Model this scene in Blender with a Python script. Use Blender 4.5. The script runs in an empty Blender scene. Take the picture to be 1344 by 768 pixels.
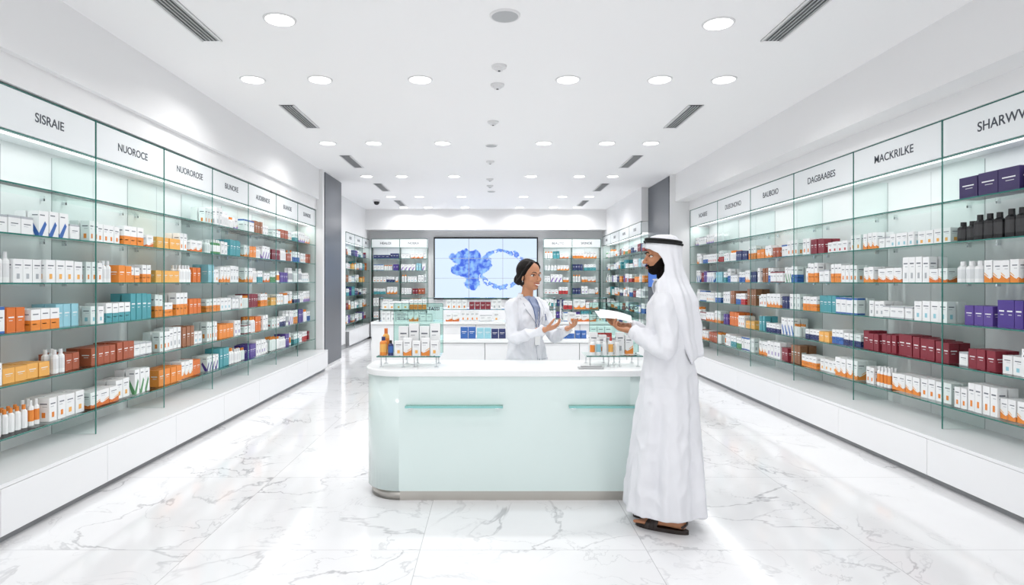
import bpy, math, random
import numpy as np
from mathutils import Vector, Matrix, noise
from mathutils.bvhtree import BVHTree

scene = bpy.context.scene
try:
    scene.view_settings.view_transform = 'Standard'
except Exception:
    pass

def S(r, g, b):
    def f(c):
        c = c / 255.0
        return c / 12.92 if c <= 0.04045 else ((c + 0.055) / 1.055) ** 2.4
    return (f(r), f(g), f(b), 1.0)

# ---------------------------------------------------------------- materials
def mat(name, col, rough=0.5, metal=0.0, emis=None, estr=0.0, coat=0.0, spec=0.5, noise_amt=0.0, nscale=20.0, bump=0.0, sss=0.0, sheen=0.0):
    m = bpy.data.materials.new(name); m.use_nodes = True
    nt = m.node_tree; b = nt.nodes['Principled BSDF']
    b.inputs['Base Color'].default_value = col
    b.inputs['Roughness'].default_value = rough
    b.inputs['Metallic'].default_value = metal
    b.inputs['Specular IOR Level'].default_value = spec
    b.inputs['Coat Weight'].default_value = coat
    if sss:
        b.inputs['Subsurface Weight'].default_value = sss
        b.inputs['Subsurface Radius'].default_value = (0.02, 0.008, 0.004)
        b.inputs['Subsurface Scale'].default_value = 0.5
    if sheen: b.inputs['Sheen Weight'].default_value = sheen
    if emis is not None:
        b.inputs['Emission Color'].default_value = emis
        b.inputs['Emission Strength'].default_value = estr
    if noise_amt or bump:
        tc = nt.nodes.new('ShaderNodeTexCoord')
        n = nt.nodes.new('ShaderNodeTexNoise'); n.inputs['Scale'].default_value = nscale; n.inputs['Detail'].default_value = 5
        nt.links.new(tc.outputs['Object'], n.inputs['Vector'])
        if noise_amt:
            mx = nt.nodes.new('ShaderNodeMix'); mx.data_type = 'RGBA'; mx.blend_type = 'MULTIPLY'
            mx.inputs[0].default_value = noise_amt
            mx.inputs[6].default_value = col
            cr = nt.nodes.new('ShaderNodeValToRGB'); cr.color_ramp.elements[0].position = 0.3; cr.color_ramp.elements[1].position = 0.7
            cr.color_ramp.elements[0].color = (0.6, 0.6, 0.6, 1)
            nt.links.new(n.outputs['Fac'], cr.inputs[0]); nt.links.new(cr.outputs[0], mx.inputs[7])
            nt.links.new(mx.outputs[2], b.inputs['Base Color'])
        if bump:
            bp = nt.nodes.new('ShaderNodeBump'); bp.inputs['Strength'].default_value = bump; bp.inputs['Distance'].default_value = 0.01
            nt.links.new(n.outputs['Fac'], bp.inputs['Height']); nt.links.new(bp.outputs[0], b.inputs['Normal'])
    return m

def glass_mat(name, tint, gloss=0.12, rough=0.02):
    m = bpy.data.materials.new(name); m.use_nodes = True
    nt = m.node_tree; nt.nodes.clear()
    o = nt.nodes.new('ShaderNodeOutputMaterial'); mx = nt.nodes.new('ShaderNodeMixShader')
    t = nt.nodes.new('ShaderNodeBsdfTransparent'); t.inputs[0].default_value = tint
    g = nt.nodes.new('ShaderNodeBsdfGlossy'); g.inputs[0].default_value = (1, 1, 1, 1); g.inputs[1].default_value = rough
    lw = nt.nodes.new('ShaderNodeLayerWeight'); lw.inputs[0].default_value = gloss
    nt.links.new(lw.outputs['Fresnel'], mx.inputs[0]); nt.links.new(t.outputs[0], mx.inputs[1]); nt.links.new(g.outputs[0], mx.inputs[2])
    nt.links.new(mx.outputs[0], o.inputs[0])
    return m

def attr_mat(name, rough=0.4):
    m = bpy.data.materials.new(name); m.use_nodes = True
    nt = m.node_tree; b = nt.nodes['Principled BSDF']
    a = nt.nodes.new('ShaderNodeVertexColor'); a.layer_name = 'Col'
    nt.links.new(a.outputs[0], b.inputs['Base Color']); b.inputs['Roughness'].default_value = rough
    return m

def marble_mat():
    m = bpy.data.materials.new('white_marble_tiles'); m.use_nodes = True
    nt = m.node_tree; N = nt.nodes; L = nt.links; b = N['Principled BSDF']
    tc = N.new('ShaderNodeTexCoord'); sep = N.new('ShaderNodeSeparateXYZ'); L.new(tc.outputs['Object'], sep.inputs[0])
    def math_(op, a, bb=None, c=None):
        n = N.new('ShaderNodeMath'); n.operation = op
        for i, v in enumerate((a, bb, c)):
            if v is None: continue
            if isinstance(v, (int, float)): n.inputs[i].default_value = v
            else: L.new(v, n.inputs[i])
        return n.outputs[0]
    TX, TY = 1.3, 1.3
    u = math_('DIVIDE', math_('ADD', sep.outputs[0], 0.41 + 13.0), TX); v = math_('DIVIDE', math_('ADD', sep.outputs[1], 10.0 - 0.5), TY)
    iu = math_('FLOOR', u); iv = math_('FLOOR', v); fu = math_('FRACT', u); fv = math_('FRACT', v)
    eu = math_('MINIMUM', fu, math_('SUBTRACT', 1.0, fu)); ev = math_('MINIMUM', fv, math_('SUBTRACT', 1.0, fv))
    e = math_('MINIMUM', eu, ev)
    grout = math_('LESS_THAN', e, 0.0016)
    cmb = N.new('ShaderNodeCombineXYZ'); L.new(math_('MULTIPLY', iu, 3.71), cmb.inputs[0]); L.new(math_('MULTIPLY', iv, 5.13), cmb.inputs[1]); L.new(math_('ADD', iu, iv), cmb.inputs[2])
    add = N.new('ShaderNodeVectorMath'); add.operation = 'ADD'; L.new(tc.outputs['Object'], add.inputs[0]); L.new(cmb.outputs[0], add.inputs[1])
    def vein(scale, w, seed):
        n = N.new('ShaderNodeTexNoise'); n.inputs['Scale'].default_value = scale; n.inputs['Detail'].default_value = 6; n.inputs['Roughness'].default_value = 0.55; n.inputs['Distortion'].default_value = 0.6
        ad = N.new('ShaderNodeVectorMath'); ad.operation = 'ADD'; ad.inputs[1].default_value = (seed, seed * 2, seed); L.new(add.outputs[0], ad.inputs[0]); L.new(ad.outputs[0], n.inputs['Vector'])
        d = math_('ABSOLUTE', math_('SUBTRACT', n.outputs['Fac'], 0.5))
        mr = N.new('ShaderNodeMapRange'); mr.interpolation_type = 'SMOOTHSTEP'; L.new(d, mr.inputs[0])
        mr.inputs[1].default_value = 0.0; mr.inputs[2].default_value = w; mr.inputs[3].default_value = 1.0; mr.inputs[4].default_value = 0.0
        return mr.outputs[0]
    v1 = vein(0.9, 0.011, 3.0); v2 = vein(1.9, 0.009, 11.0)
    cl = N.new('ShaderNodeTexNoise'); cl.inputs['Scale'].default_value = 1.3; cl.inputs['Detail'].default_value = 4; L.new(add.outputs[0], cl.inputs['Vector'])
    mask = N.new('ShaderNodeMapRange'); L.new(cl.outputs['Fac'], mask.inputs[0]); mask.inputs[1].default_value = 0.38; mask.inputs[2].default_value = 0.62
    fac = math_('ADD', math_('MULTIPLY', math_('MULTIPLY', v1, mask.outputs[0]), 0.6), math_('MULTIPLY', math_('MULTIPLY', v2, mask.outputs[0]), 0.32))
    fac = math_('ADD', fac, math_('MULTIPLY', mask.outputs[0], 0.06))
    mix = N.new('ShaderNodeMix'); mix.data_type = 'RGBA'; L.new(fac, mix.inputs[0]); mix.inputs[6].default_value = S(238, 238, 240); mix.inputs[7].default_value = S(148, 148, 154)
    mix2 = N.new('ShaderNodeMix'); mix2.data_type = 'RGBA'; L.new(math_('MULTIPLY', grout, 0.6), mix2.inputs[0]); L.new(mix.outputs[2], mix2.inputs[6]); mix2.inputs[7].default_value = S(160, 160, 163)
    L.new(mix2.outputs[2], b.inputs['Base Color'])
    b.inputs['Roughness'].default_value = 0.09; b.inputs['Specular IOR Level'].default_value = 0.5
    return m

def screen_mat():
    m = bpy.data.materials.new('display_picture'); m.use_nodes = True
    nt = m.node_tree; N = nt.nodes; L = nt.links; b = N['Principled BSDF']
    tc = N.new('ShaderNodeTexCoord')
    def blob(center, rad, sx, sc, seed):
        mp = N.new('ShaderNodeMapping'); mp.inputs['Location'].default_value = (-center[0] * sx, 0, -center[1]); mp.inputs['Scale'].default_value = (sx, 1, 1)
        L.new(tc.outputs['Object'], mp.inputs[0])
        ln = N.new('ShaderNodeVectorMath'); ln.operation = 'LENGTH'; L.new(mp.outputs[0], ln.inputs[0])
        n = N.new('ShaderNodeTexNoise'); n.noise_dimensions = '4D'; n.inputs['W'].default_value = seed; n.inputs['Scale'].default_value = sc; n.inputs['Detail'].default_value = 4
        L.new(tc.outputs['Object'], n.inputs['Vector'])
        a = N.new('ShaderNodeMath'); a.operation = 'MULTIPLY_ADD'; L.new(n.outputs['Fac'], a.inputs[0]); a.inputs[1].default_value = 1.3 * rad; a.inputs[2].default_value = -0.65 * rad
        s = N.new('ShaderNodeMath'); s.operation = 'ADD'; L.new(ln.outputs['Value'], s.inputs[0]); L.new(a.outputs[0], s.inputs[1])
        return s.outputs[0]
    def thr(v, t0, t1):
        mr = N.new('ShaderNodeMapRange'); L.new(v, mr.inputs[0]); mr.inputs[1].default_value = t0; mr.inputs[2].default_value = t1; mr.inputs[3].default_value = 1; mr.inputs[4].default_value = 0
        return mr.outputs[0]
    A = thr(blob((-0.40, 0.12), 0.5, 0.70, 2.6, 1.0), 0.34, 0.36)
    A2 = thr(blob((-0.40, -0.38), 0.4, 1.2, 4.0, 5.0), 0.24, 0.26)
    B = blob((0.45, -0.02), 0.25, 0.80, 4.0, 3.0)
    r1 = thr(B, 0.54, 0.56); r0 = thr(B, 0.43, 0.45)
    ring = N.new('ShaderNodeMath'); ring.operation = 'SUBTRACT'; L.new(r1, ring.inputs[0]); L.new(r0, ring.inputs[1])
    n2 = N.new('ShaderNodeTexNoise'); n2.inputs['Scale'].default_value = 7; L.new(tc.outputs['Object'], n2.inputs['Vector'])
    g = N.new('ShaderNodeMath'); g.operation = 'GREATER_THAN'; L.new(n2.outputs['Fac'], g.inputs[0]); g.inputs[1].default_value = 0.42
    rg = N.new('ShaderNodeMath'); rg.operation = 'MULTIPLY'; L.new(ring.outputs[0], rg.inputs[0]); L.new(g.outputs[0], rg.inputs[1])
    mxm = N.new('ShaderNodeMath'); mxm.operation = 'MAXIMUM'; L.new(A, mxm.inputs[0]); L.new(rg.outputs[0], mxm.inputs[1])
    mxn = N.new('ShaderNodeMath'); mxn.operation = 'MAXIMUM'; L.new(mxm.outputs[0], mxn.inputs[0]); L.new(A2, mxn.inputs[1])
    cr = N.new('ShaderNodeValToRGB'); L.new(n2.outputs['Fac'], cr.inputs[0])
    cr.color_ramp.elements[0].color = S(40, 92, 222); cr.color_ramp.elements[0].position = 0.40
    cr.color_ramp.elements[1].color = S(140, 190, 250); cr.color_ramp.elements[1].position = 0.62
    mix = N.new('ShaderNodeMix'); mix.data_type = 'RGBA'; L.new(mxn.outputs[0], mix.inputs[0]); mix.inputs[6].default_value = S(214, 232, 253); L.new(cr.outputs[0], mix.inputs[7])
    b.inputs['Base Color'].default_value = (0.02, 0.02, 0.02, 1); b.inputs['Roughness'].default_value = 0.4
    L.new(mix.outputs[2], b.inputs['Emission Color']); b.inputs['Emission Strength'].default_value = 1.05
    return m

M_wall = mat('white_wall_paint', S(240, 240, 241), 0.55, noise_amt=0.01, nscale=3)
M_ceil = mat('white_ceiling_paint', S(250, 250, 251), 0.7, noise_amt=0.01, nscale=3)
M_lacq = mat('white_lacquer', S(240, 241, 243), 0.22)
M_kick = mat('grey_toe_kick', S(150, 152, 155), 0.35)
M_gap = mat('shadow_gap', S(140, 142, 145), 0.6)
M_back = mat('display_back_panel', S(226, 231, 231), 0.35)
M_seam = mat('panel_seam', S(170, 176, 177), 0.5)
M_edge = mat('green_glass_edge', S(48, 118, 108), 0.12)
M_glass = glass_mat('clear_glass_shelf', (0.95, 0.985, 0.975, 1), 0.08)
M_glass2 = glass_mat('green_glass_board', (0.76, 0.90, 0.87, 1), 0.15)
M_prod = attr_mat('printed_packaging', 0.42)
M_text = mat('sign_lettering', S(66, 72, 82), 0.5)
M_sign = mat('sign_face', S(232, 236, 238), 0.3, emis=(1, 1, 1, 1), estr=0.04)
M_mint = mat('mint_back_painted_glass', S(222, 237, 235), 0.14, coat=0.3)
M_top = mat('white_solid_surface', S(244, 246, 247), 0.2)
M_steel = mat('brushed_steel', S(190, 186, 180), 0.28, metal=1.0)
M_chrome = mat('chrome', S(215, 218, 220), 0.1, metal=1.0)
M_dark = mat('dark_grey_glass_panel', S(88, 92, 100), 0.3, spec=.3)
M_black = mat('black_plastic', S(22, 22, 24), 0.4)
M_vent = mat('vent_dark', S(70, 72, 74), 0.6)
M_ventb = mat('vent_blade', S(185, 187, 189), 0.4)
M_trimw = mat('white_trim', S(225, 225, 226), 0.4)
M_glow = mat('downlight_diffuser', (1, 1, 1, 1), 0.5, emis=(1, 0.99, 0.97, 1), estr=4.0)
M_led = mat('led_strip', (1, 1, 1, 1), 0.5, emis=(1, 1, 1, 1), estr=1.2)
M_spk = mat('speaker_grille', S(180, 182, 184), 0.6)
M_marble = marble_mat()
M_skinm = mat('skin_man', S(184, 130, 98), 0.5, noise_amt=0.06, nscale=30, spec=.3, sss=0.05)
M_skinw = mat('skin_woman', S(200, 144, 112), 0.5, noise_amt=0.05, nscale=30, spec=.3, sss=0.05)
M_beard = mat('beard_hair', S(24, 18, 16), 0.85, noise_amt=0.5, nscale=180, bump=0.5, spec=.1)
M_hair = mat('dark_hair', S(20, 14, 12), 0.6, noise_amt=0.4, nscale=90, bump=0.3, spec=.2)
M_eyew = mat('eye_white', S(225, 220, 215), 0.3)
M_iris = mat('eye_iris', S(30, 18, 12), 0.2)
M_lipw = mat('lips_woman', S(172, 80, 76), 0.4)
M_lipm = mat('lips_man', S(150, 92, 78), 0.45)
M_teeth = mat('teeth', S(248, 246, 242), 0.25)
M_robe = mat('white_robe_cloth', S(230, 231, 236), 0.85, noise_amt=0.02, nscale=9)
M_ghutra = mat('white_headscarf_cloth', S(234, 235, 240), 0.85, noise_amt=0.02, nscale=9)
M_coat = mat('white_lab_coat_cloth', S(230, 232, 238), 0.8, noise_amt=0.02, nscale=9)
M_shirt = mat('pale_blue_shirt', S(150, 162, 192), 0.7)
M_trou = mat('dark_trousers', S(40, 44, 54), 0.8)
M_leather = mat('dark_leather', S(38, 26, 22), 0.4)
M_stitch = mat('seam_grey', S(170, 174, 186), 0.8)
M_paper = mat('paper', S(246, 247, 248), 0.6)

# ---------------------------------------------------------------- mesh builder
class MB:
    def __init__(s): s.v = []; s.f = []; s.c = []; s.m = []
    def face(s, pts, c=(1, 1, 1, 1), m=0):
        b = len(s.v); s.v += [tuple(p) for p in pts]; s.f.append(tuple(range(b, b + len(pts)))); s.c.append(c); s.m.append(m)
    def box(s, x0, x1, y0, y1, z0, z1, c=(1, 1, 1, 1), m=0):
        if x0 > x1: x0, x1 = x1, x0
        if y0 > y1: y0, y1 = y1, y0
        b = len(s.v)
        s.v += [(x0, y0, z0), (x1, y0, z0), (x1, y1, z0), (x0, y1, z0), (x0, y0, z1), (x1, y0, z1), (x1, y1, z1), (x0, y1, z1)]
        for q in ((0, 3, 2, 1), (4, 5, 6, 7), (0, 1, 5, 4), (1, 2, 6, 5), (2, 3, 7, 6), (3, 0, 4, 7)):
            s.f.append(tuple(b + i for i in q)); s.c.append(c); s.m.append(m)
    def tube(s, pts, radii, side=None, n=14, c=(1, 1, 1, 1), m=0, cap='round', closed=False):
        pts = [Vector(p) for p in pts]; k = len(pts)
        rr = [(r, r) if isinstance(r, (int, float)) else r for r in radii]
        tans = []
        for i in range(k):
            if closed: t = pts[(i + 1) % k] - pts[i - 1]
            else: t = pts[min(i + 1, k - 1)] - pts[max(i - 1, 0)]
            tans.append(t.normalized())
        rings = []
        if side is None:
            sv = Vector((1, 0, 0)) if abs(tans[0].x) < 0.8 else Vector((0, 1, 0))
        else: sv = Vector(side)
        cur = sv
        def ring(p, t, ra, rb, sd):
            a = (sd - t * sd.dot(t)).normalized(); bb = t.cross(a)
            return [p + a * (ra * math.cos(2 * math.pi * j / n)) + bb * (rb * math.sin(2 * math.pi * j / n)) for j in range(n)]
        for i in range(k):
            t = tans[i]
            if side is None:
                cur = (cur - t * cur.dot(t)).normalized()
            ra, rb = rr[i]
            if i == 0 and cap == 'round' and not closed:
                r = min(ra, rb)
                for a in (80, 50, 25):
                    ca = math.cos(math.radians(a)); sa = math.sin(math.radians(a))
                    rings.append(ring(pts[0] - t * r * sa, t, ra * ca, rb * ca, cur))
            rings.append(ring(pts[i], t, ra, rb, cur))
            if i == k - 1 and cap == 'round' and not closed:
                r = min(ra, rb)
                for a in (25, 50, 80):
                    ca = math.cos(math.radians(a)); sa = math.sin(math.radians(a))
                    rings.append(ring(pts[i] + t * r * sa, t, ra * ca, rb * ca, cur))
        b = len(s.v)
        for rg in rings: s.v += [tuple(p) for p in rg]
        R = len(rings)
        for i in range(R if closed else R - 1):
            i2 = (i + 1) % R
            for j in range(n):
                j2 = (j + 1) % n
                s.f.append((b + i * n + j, b + i * n + j2, b + i2 * n + j2, b + i2 * n + j)); s.c.append(c); s.m.append(m)
        if not closed:
            s.f.append(tuple(b + j for j in range(n - 1, -1, -1))); s.c.append(c); s.m.append(m)
            s.f.append(tuple(b + (R - 1) * n + j for j in range(n))); s.c.append(c); s.m.append(m)
    def ell(s, cen, rad, n=18, c=(1, 1, 1, 1), m=0, rot=None):
        cen = Vector(cen); b = len(s.v); R = n // 2 + 1
        for i in range(R + 1):
            th = math.pi * (0.001 + 0.998 * i / R)
            for j in range(n):
                ph = 2 * math.pi * j / n
                p = Vector((rad[0] * math.sin(th) * math.cos(ph), rad[1] * math.sin(th) * math.sin(ph), rad[2] * math.cos(th)))
                if rot is not None: p = rot @ p
                s.v.append(tuple(cen + p))
        for i in range(R):
            for j in range(n):
                j2 = (j + 1) % n
                s.f.append((b + i * n + j, b + (i + 1) * n + j, b + (i + 1) * n + j2, b + i * n + j2)); s.c.append(c); s.m.append(m)
        s.f.append(tuple(b + j for j in range(n))); s.c.append(c); s.m.append(m)
        s.f.append(tuple(b + R * n + j for j in range(n - 1, -1, -1))); s.c.append(c); s.m.append(m)
    def lathe(s, P, prof, n=10, m=0):
        b = len(s.v)
        for (r, z, c) in prof:
            for j in range(n):
                a = 2 * math.pi * j / n
                s.v.append(tuple(P(r * math.cos(a), r * math.sin(a), z)))
        for i in range(len(prof) - 1):
            for j in range(n):
                j2 = (j + 1) % n
                s.f.append((b + i * n + j, b + i * n + j2, b + (i + 1) * n + j2, b + (i + 1) * n + j)); s.c.append(prof[i][2]); s.m.append(m)
        s.f.append(tuple(b + (len(prof) - 1) * n + j for j in range(n))); s.c.append(prof[-1][2]); s.m.append(m)
    def obj(s, name, mats, smooth=False, parent=None, bevel=0.0, xf=None):
        me = bpy.data.meshes.new(name)
        me.from_pydata(s.v, [], s.f)
        for mm in mats: me.materials.append(mm)
        me.polygons.foreach_set('material_index', s.m)
        ca = me.color_attributes.new('Col', 'FLOAT_COLOR', 'CORNER')
        arr = []
        for f, c in zip(s.f, s.c): arr += list(c) * len(f)
        ca.data.foreach_set('color', arr)
        if smooth: me.polygons.foreach_set('use_smooth', [True] * len(me.polygons))
        if xf is not None: me.transform(xf)
        me.update()
        o = bpy.data.objects.new(name, me); scene.collection.objects.link(o)
        if parent: o.parent = parent
        if bevel:
            bm = o.modifiers.new('bevel', 'BEVEL'); bm.width = bevel; bm.segments = 2; bm.limit_method = 'ANGLE'
        return o
    def voxel(s, name, mats, vox, smooth=4, parent=None, post=None, matfn=None, xf=None):
        me = bpy.data.meshes.new(name + '_src'); me.from_pydata(s.v, [], s.f); me.update()
        o = bpy.data.objects.new(name, me); scene.collection.objects.link(o)
        r = o.modifiers.new('r', 'REMESH'); r.mode = 'VOXEL'; r.voxel_size = vox
        if smooth:
            sm = o.modifiers.new('s', 'SMOOTH'); sm.factor = 0.5; sm.iterations = smooth
        dg = bpy.context.evaluated_depsgraph_get(); dg.update()
        nm = bpy.data.meshes.new_from_object(o.evaluated_get(dg))
        o.modifiers.clear(); o.data = nm; nm.name = name
        bpy.data.meshes.remove(me)
        nm.materials.clear()
        for mm in mats: nm.materials.append(mm)
        if post is not None:
            for vv, nn in [(v, v.normal.copy()) for v in nm.vertices]:
                vv.co = post(vv.co, nn)
            nm.update()
        if matfn is not None:
            for p in nm.polygons: p.material_index = matfn(p.center)
        nm.polygons.foreach_set('use_smooth', [True] * len(nm.polygons))
        bvh = BVHTree.FromPolygons([v.co.copy() for v in nm.vertices], [tuple(p.vertices) for p in nm.polygons])
        if xf is not None: nm.transform(xf); nm.update()
        if parent: o.parent = parent
        return o, bvh

def empty(name, loc=(0, 0, 0)):
    e = bpy.data.objects.new(name, None); e.empty_display_size = 0.2
    scene.collection.objects.link(e)
    return e

def simple(name, boxes, mats, parent=None, bevel=0.0):
    b = MB()
    for bx in boxes:
        b.box(*bx[:6], m=bx[6] if len(bx) > 6 else 0)
    return b.obj(name, mats, parent=parent, bevel=bevel)

def text(name, body, size, mtx, parent, material=M_text, extrude=0.001, bold=0.0):
    cu = bpy.data.curves.new(name, 'FONT'); cu.body = body; cu.size = size; cu.align_x = 'CENTER'; cu.align_y = 'CENTER'; cu.extrude = extrude; cu.offset = bold
    cu.materials.append(material)
    o = bpy.data.objects.new(name, cu); scene.collection.objects.link(o)
    o.matrix_world = mtx
    if parent:
        o.parent = parent
    return o

def basis(xa, ya, za, loc):
    m = Matrix.Identity(4)
    for i, a in enumerate((xa, ya, za)):
        for j in range(3): m[j][i] = a[j]
    m.translation = Vector(loc)
    return m

# ---------------------------------------------------------------- room shell
CZ = 3.5
YB = 17.0
simple('floor', [(-4.2, 4.4, -2.5, YB + 0.2, -0.1, 0.0)], [M_marble])
simple('ceiling', [(-4.2, 4.4, -2.5, YB + 0.2, CZ, CZ + 0.1)], [M_ceil])
simple('wall_left', [(-4.2, -3.46, -2.5, 11.9, 0, CZ), (-4.2, -3.82, 11.9, YB, 0, CZ), (-3.82, -3.4, 11.9, 14.2, 0, CZ)], [M_wall])
simple('wall_right', [(4.01, 4.4, -2.5, YB, 0, CZ), (3.5, 4.01, 12.6, YB, 0, CZ)], [M_wall])
simple('wall_back', [(-4.2, 4.4, YB, YB + 0.2, 0, CZ)], [M_wall])
simple('trim_1', [(-3.46, -3.0, -2.5, 10.63, 2.98, CZ), (-3.46, -3.05, -2.5, 10.63, 2.80, 2.98)], [M_wall])
simple('trim_2', [(3.35, 4.01, -2.5, 11.1, 3.0, CZ), (3.60, 4.01, -2.5, 11.1, 2.84, 3.0)], [M_wall])
simple('trim_3', [(-3.82, -3.4, 14.2, YB, 2.72, CZ), (3.1, 3.5, 12.6, YB, 2.80, CZ), (-3.4, 3.1, 16.45, YB, 2.95, CZ)], [M_wall])
p = empty('pilaster')
simple('pilaster_body', [(-3.46, -2.94, 10.63, 11.9, 0, CZ)], [M_wall], p)
simple('dark_panel', [(-2.94, -2.925, 10.72, 11.88, 0.06, CZ - 0.03)], [M_dark], p)
p = empty('pilaster')
simple('pilaster_body', [(3.25, 4.01, 11.1, 12.6, 0, CZ)], [M_wall], p)
simple('dark_panel', [(3.235, 3.25, 11.12, 12.58, 0.06, CZ - 0.03)], [M_dark], p)
p = empty('wall_screen')
simple('screen_housing', [(3.215, 3.2345, 11.85, 12.5, 1.42, 1.82)], [M_black], p)
simple('screen_picture', [(3.212, 3.2149, 11.87, 12.48, 1.44, 1.80)], [mat('blue_screen_picture', S(20, 30, 60), .4, emis=S(60, 120, 220), estr=.8)], p)
simple('baseboard_left', [(-3.4, -3.385, 11.9, 14.2, 0, 0.1)], [M_kick])

# ---------------------------------------------------------------- products
W = S(240, 241, 242); OFFW = S(228, 229, 231); DK = S(112, 116, 126)
ORG = S(234, 140, 56); ORG2 = S(220, 116, 48); AMB = S(240, 178, 92); PUR = S(78, 58, 140); LAV = S(146, 122, 184); RED = S(190, 56, 58)
BURG = S(132, 40, 54); TEAL = S(78, 156, 166); LBL = S(150, 202, 216); BLU = S(58, 104, 176); NAV = S(46, 56, 106); GRN = S(90, 148, 100); BRN = S(156, 104, 74); BLK = S(24, 24, 28); GRY = S(178, 182, 188)
CAP = S(225, 226, 228)

def label(mb, Q, w, h, style, acc, rs):
    q = lambda pts, c: mb.face([Q(u * w, v * h) for u, v in pts], c)
    tcol = DK
    if style == 0:
        q([(0, 0), (1, 0), (1, .36), (.55, .22), (.25, .16), (0, .24)], acc)
        q([(.5, .26), (1, .41), (1, .46), (.5, .30)], AMB)
        q([(.15, .72), (.75, .72), (.75, .765), (.15, .765)], tcol); q([(.15, .6), (.55, .6), (.55, .625), (.15, .625)], GRY)
    elif style == 1:
        q([(0, .0), (1, .0), (1, .48), (0, .48)], acc)
        q([(.18, .74), (.78, .74), (.78, .79), (.18, .79)], tcol); q([(.15, .26), (.6, .26), (.6, .30), (.15, .30)], W)
    elif style == 2:
        q([(.18, .58), (.82, .58), (.82, .63), (.18, .63)], W); q([(.25, .46), (.65, .46), (.65, .485), (.25, .485)], OFFW)
    elif style == 3:
        q([(.0, .0), (.30, .0), (.8, .5), (.62, .62), (.0, .14)], acc)
        q([(.1, .82), (.6, .82), (.6, .86), (.1, .86)], tcol)
    elif style == 4:
        q([(.18, .72), (.82, .72), (.82, .77), (.18, .77)], tcol); q([(.18, .61), (.6, .61), (.6, .635), (.18, .635)], GRY)
        q([(.34, .16), (.66, .16), (.66, .38), (.34, .38)], acc)
    elif style == 5:
        q([(0, .88), (1, .88), (1, 1), (0, 1)], acc); q([(0, 0), (1, 0), (1, .07), (0, .07)], acc)
        q([(.2, .56), (.8, .56), (.8, .61), (.2, .61)], tcol); q([(.2, .45), (.6, .45), (.6, .475), (.2, .475)], GRY)

def pbox(mb, P, a, d, z, w, dep, h, base, acc, style, rs, lab=True):
    b = len(mb.v)
    for zz in (z, z + h):
        for (aa, dd) in ((a, d), (a + w, d), (a + w, d + dep), (a, d + dep)):
            mb.v.append(tuple(P(aa, dd, zz)))
    for q in ((0, 3, 2, 1), (4, 5, 6, 7), (0, 1, 5, 4), (1, 2, 6, 5), (2, 3, 7, 6), (3, 0, 4, 7)):
        mb.f.append(tuple(b + i for i in q)); mb.c.append(base); mb.m.append(0)
    if lab:
        e = 0.0008
        label(mb, lambda u, v: P(a + u, d - e, z + v), w, h, style, acc, rs)
        label(mb, lambda u, v: P(a - e, d + u, z + v), dep, h, style, acc, rs)

def pbottle(mb, P, a, d, z, r, h, body, lab, cap, n=9):
    prof = [(r * .96, 0, body), (r, .02 * h, body), (r, .18 * h, lab), (r, .62 * h, body), (r * .95, .72 * h, body), (r * .5, .8 * h, cap), (r * .52, .82 * h, cap), (r * .5, h, cap)]
    mb.lathe(lambda x, y, zz: P(a + x, d + y, z + zz), prof, n)

PROTO = {
 'wo': [('b', .10, .09, .17, W, ORG, 0), ('b', .13, .08, .13, W, ORG2, 0), ('b', .08, .08, .19, W, ORG, 1), ('b', .11, .08, .15, W, AMB, 4), ('b', .09, .08, .17, W, ORG, 4)],
 'wp': [('b', .11, .08, .19, W, LAV, 3), ('b', .09, .08, .16, W, PUR, 3), ('b', .12, .08, .17, W, LAV, 0), ('b', .10, .08, .20, W, BLU, 3), ('b', .10, .08, .19, W, LAV, 4)],
 'ww': [('b', .09, .08, .17, W, GRY, 4), ('b', .12, .08, .13, W, GRY, 5), ('t', .028, 0, .18, W, OFFW, CAP), ('b', .08, .07, .19, W, ORG, 4), ('b', .10, .07, .15, W, LBL, 4), ('b', .09, .07, .20, W, GRY, 4)],
 'or': [('b', .12, .09, .14, ORG, W, 2), ('b', .10, .09, .18, ORG2, W, 2), ('b', .13, .09, .12, AMB, W, 2), ('b', .10, .08, .15, W, ORG, 1)],
 'bl': [('b', .08, .08, .18, LBL, W, 2), ('b', .09, .08, .20, TEAL, W, 2), ('b', .1, .08, .15, W, TEAL, 1), ('b', .1, .08, .16, W, BLU, 5)],
 'br': [('b', .09, .09, .20, BRN, W, 2), ('b', .1, .09, .15, S(170, 88, 60), W, 2)],
 'rd': [('b', .09, .08, .16, BURG, W, 2), ('b', .1, .08, .14, W, RED, 4), ('b', .09, .08, .17, W, RED, 1), ('b', .11, .08, .12, W, BURG, 5)],
 'RD': [('b', .09, .08, .18, BURG, W, 2), ('b', .10, .08, .16, BURG, W, 2)],
 'pu': [('b', .08, .08, .18, PUR, W, 2), ('b', .13, .09, .12, NAV, W, 2), ('b', .1, .08, .16, S(90, 68, 146), W, 2)],
 'nv': [('b', .09, .08, .15, NAV, W, 2), ('b', .08, .08, .18, W, BLU, 1), ('b', .1, .08, .13, W, NAV, 1)],
 'gr': [('b', .09, .08, .17, W, GRN, 1), ('t', .024, 0, .17, GRN, W, W), ('b', .08, .08, .19, W, GRN, 3)],
 'bk': [('t', .040, 0, .18, BLK, S(60, 60, 62), BLK)],
 'jr': [('t', .042, 0, .16, W, S(225, 228, 230), W), ('t', .035, 0, .19, W, OFFW, ORG), ('b', .09, .08, .17, W, ORG, 0)],
 'tu': [('t', .022, 0, .19, W, ORG, W), ('t', .024, 0, .17, W, W, ORG), ('t', .02, 0, .2, W, GRY, CAP)],
 'PB': [('b', .17, .15, .19, S(60, 48, 96), LAV, 2)],
}
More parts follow.
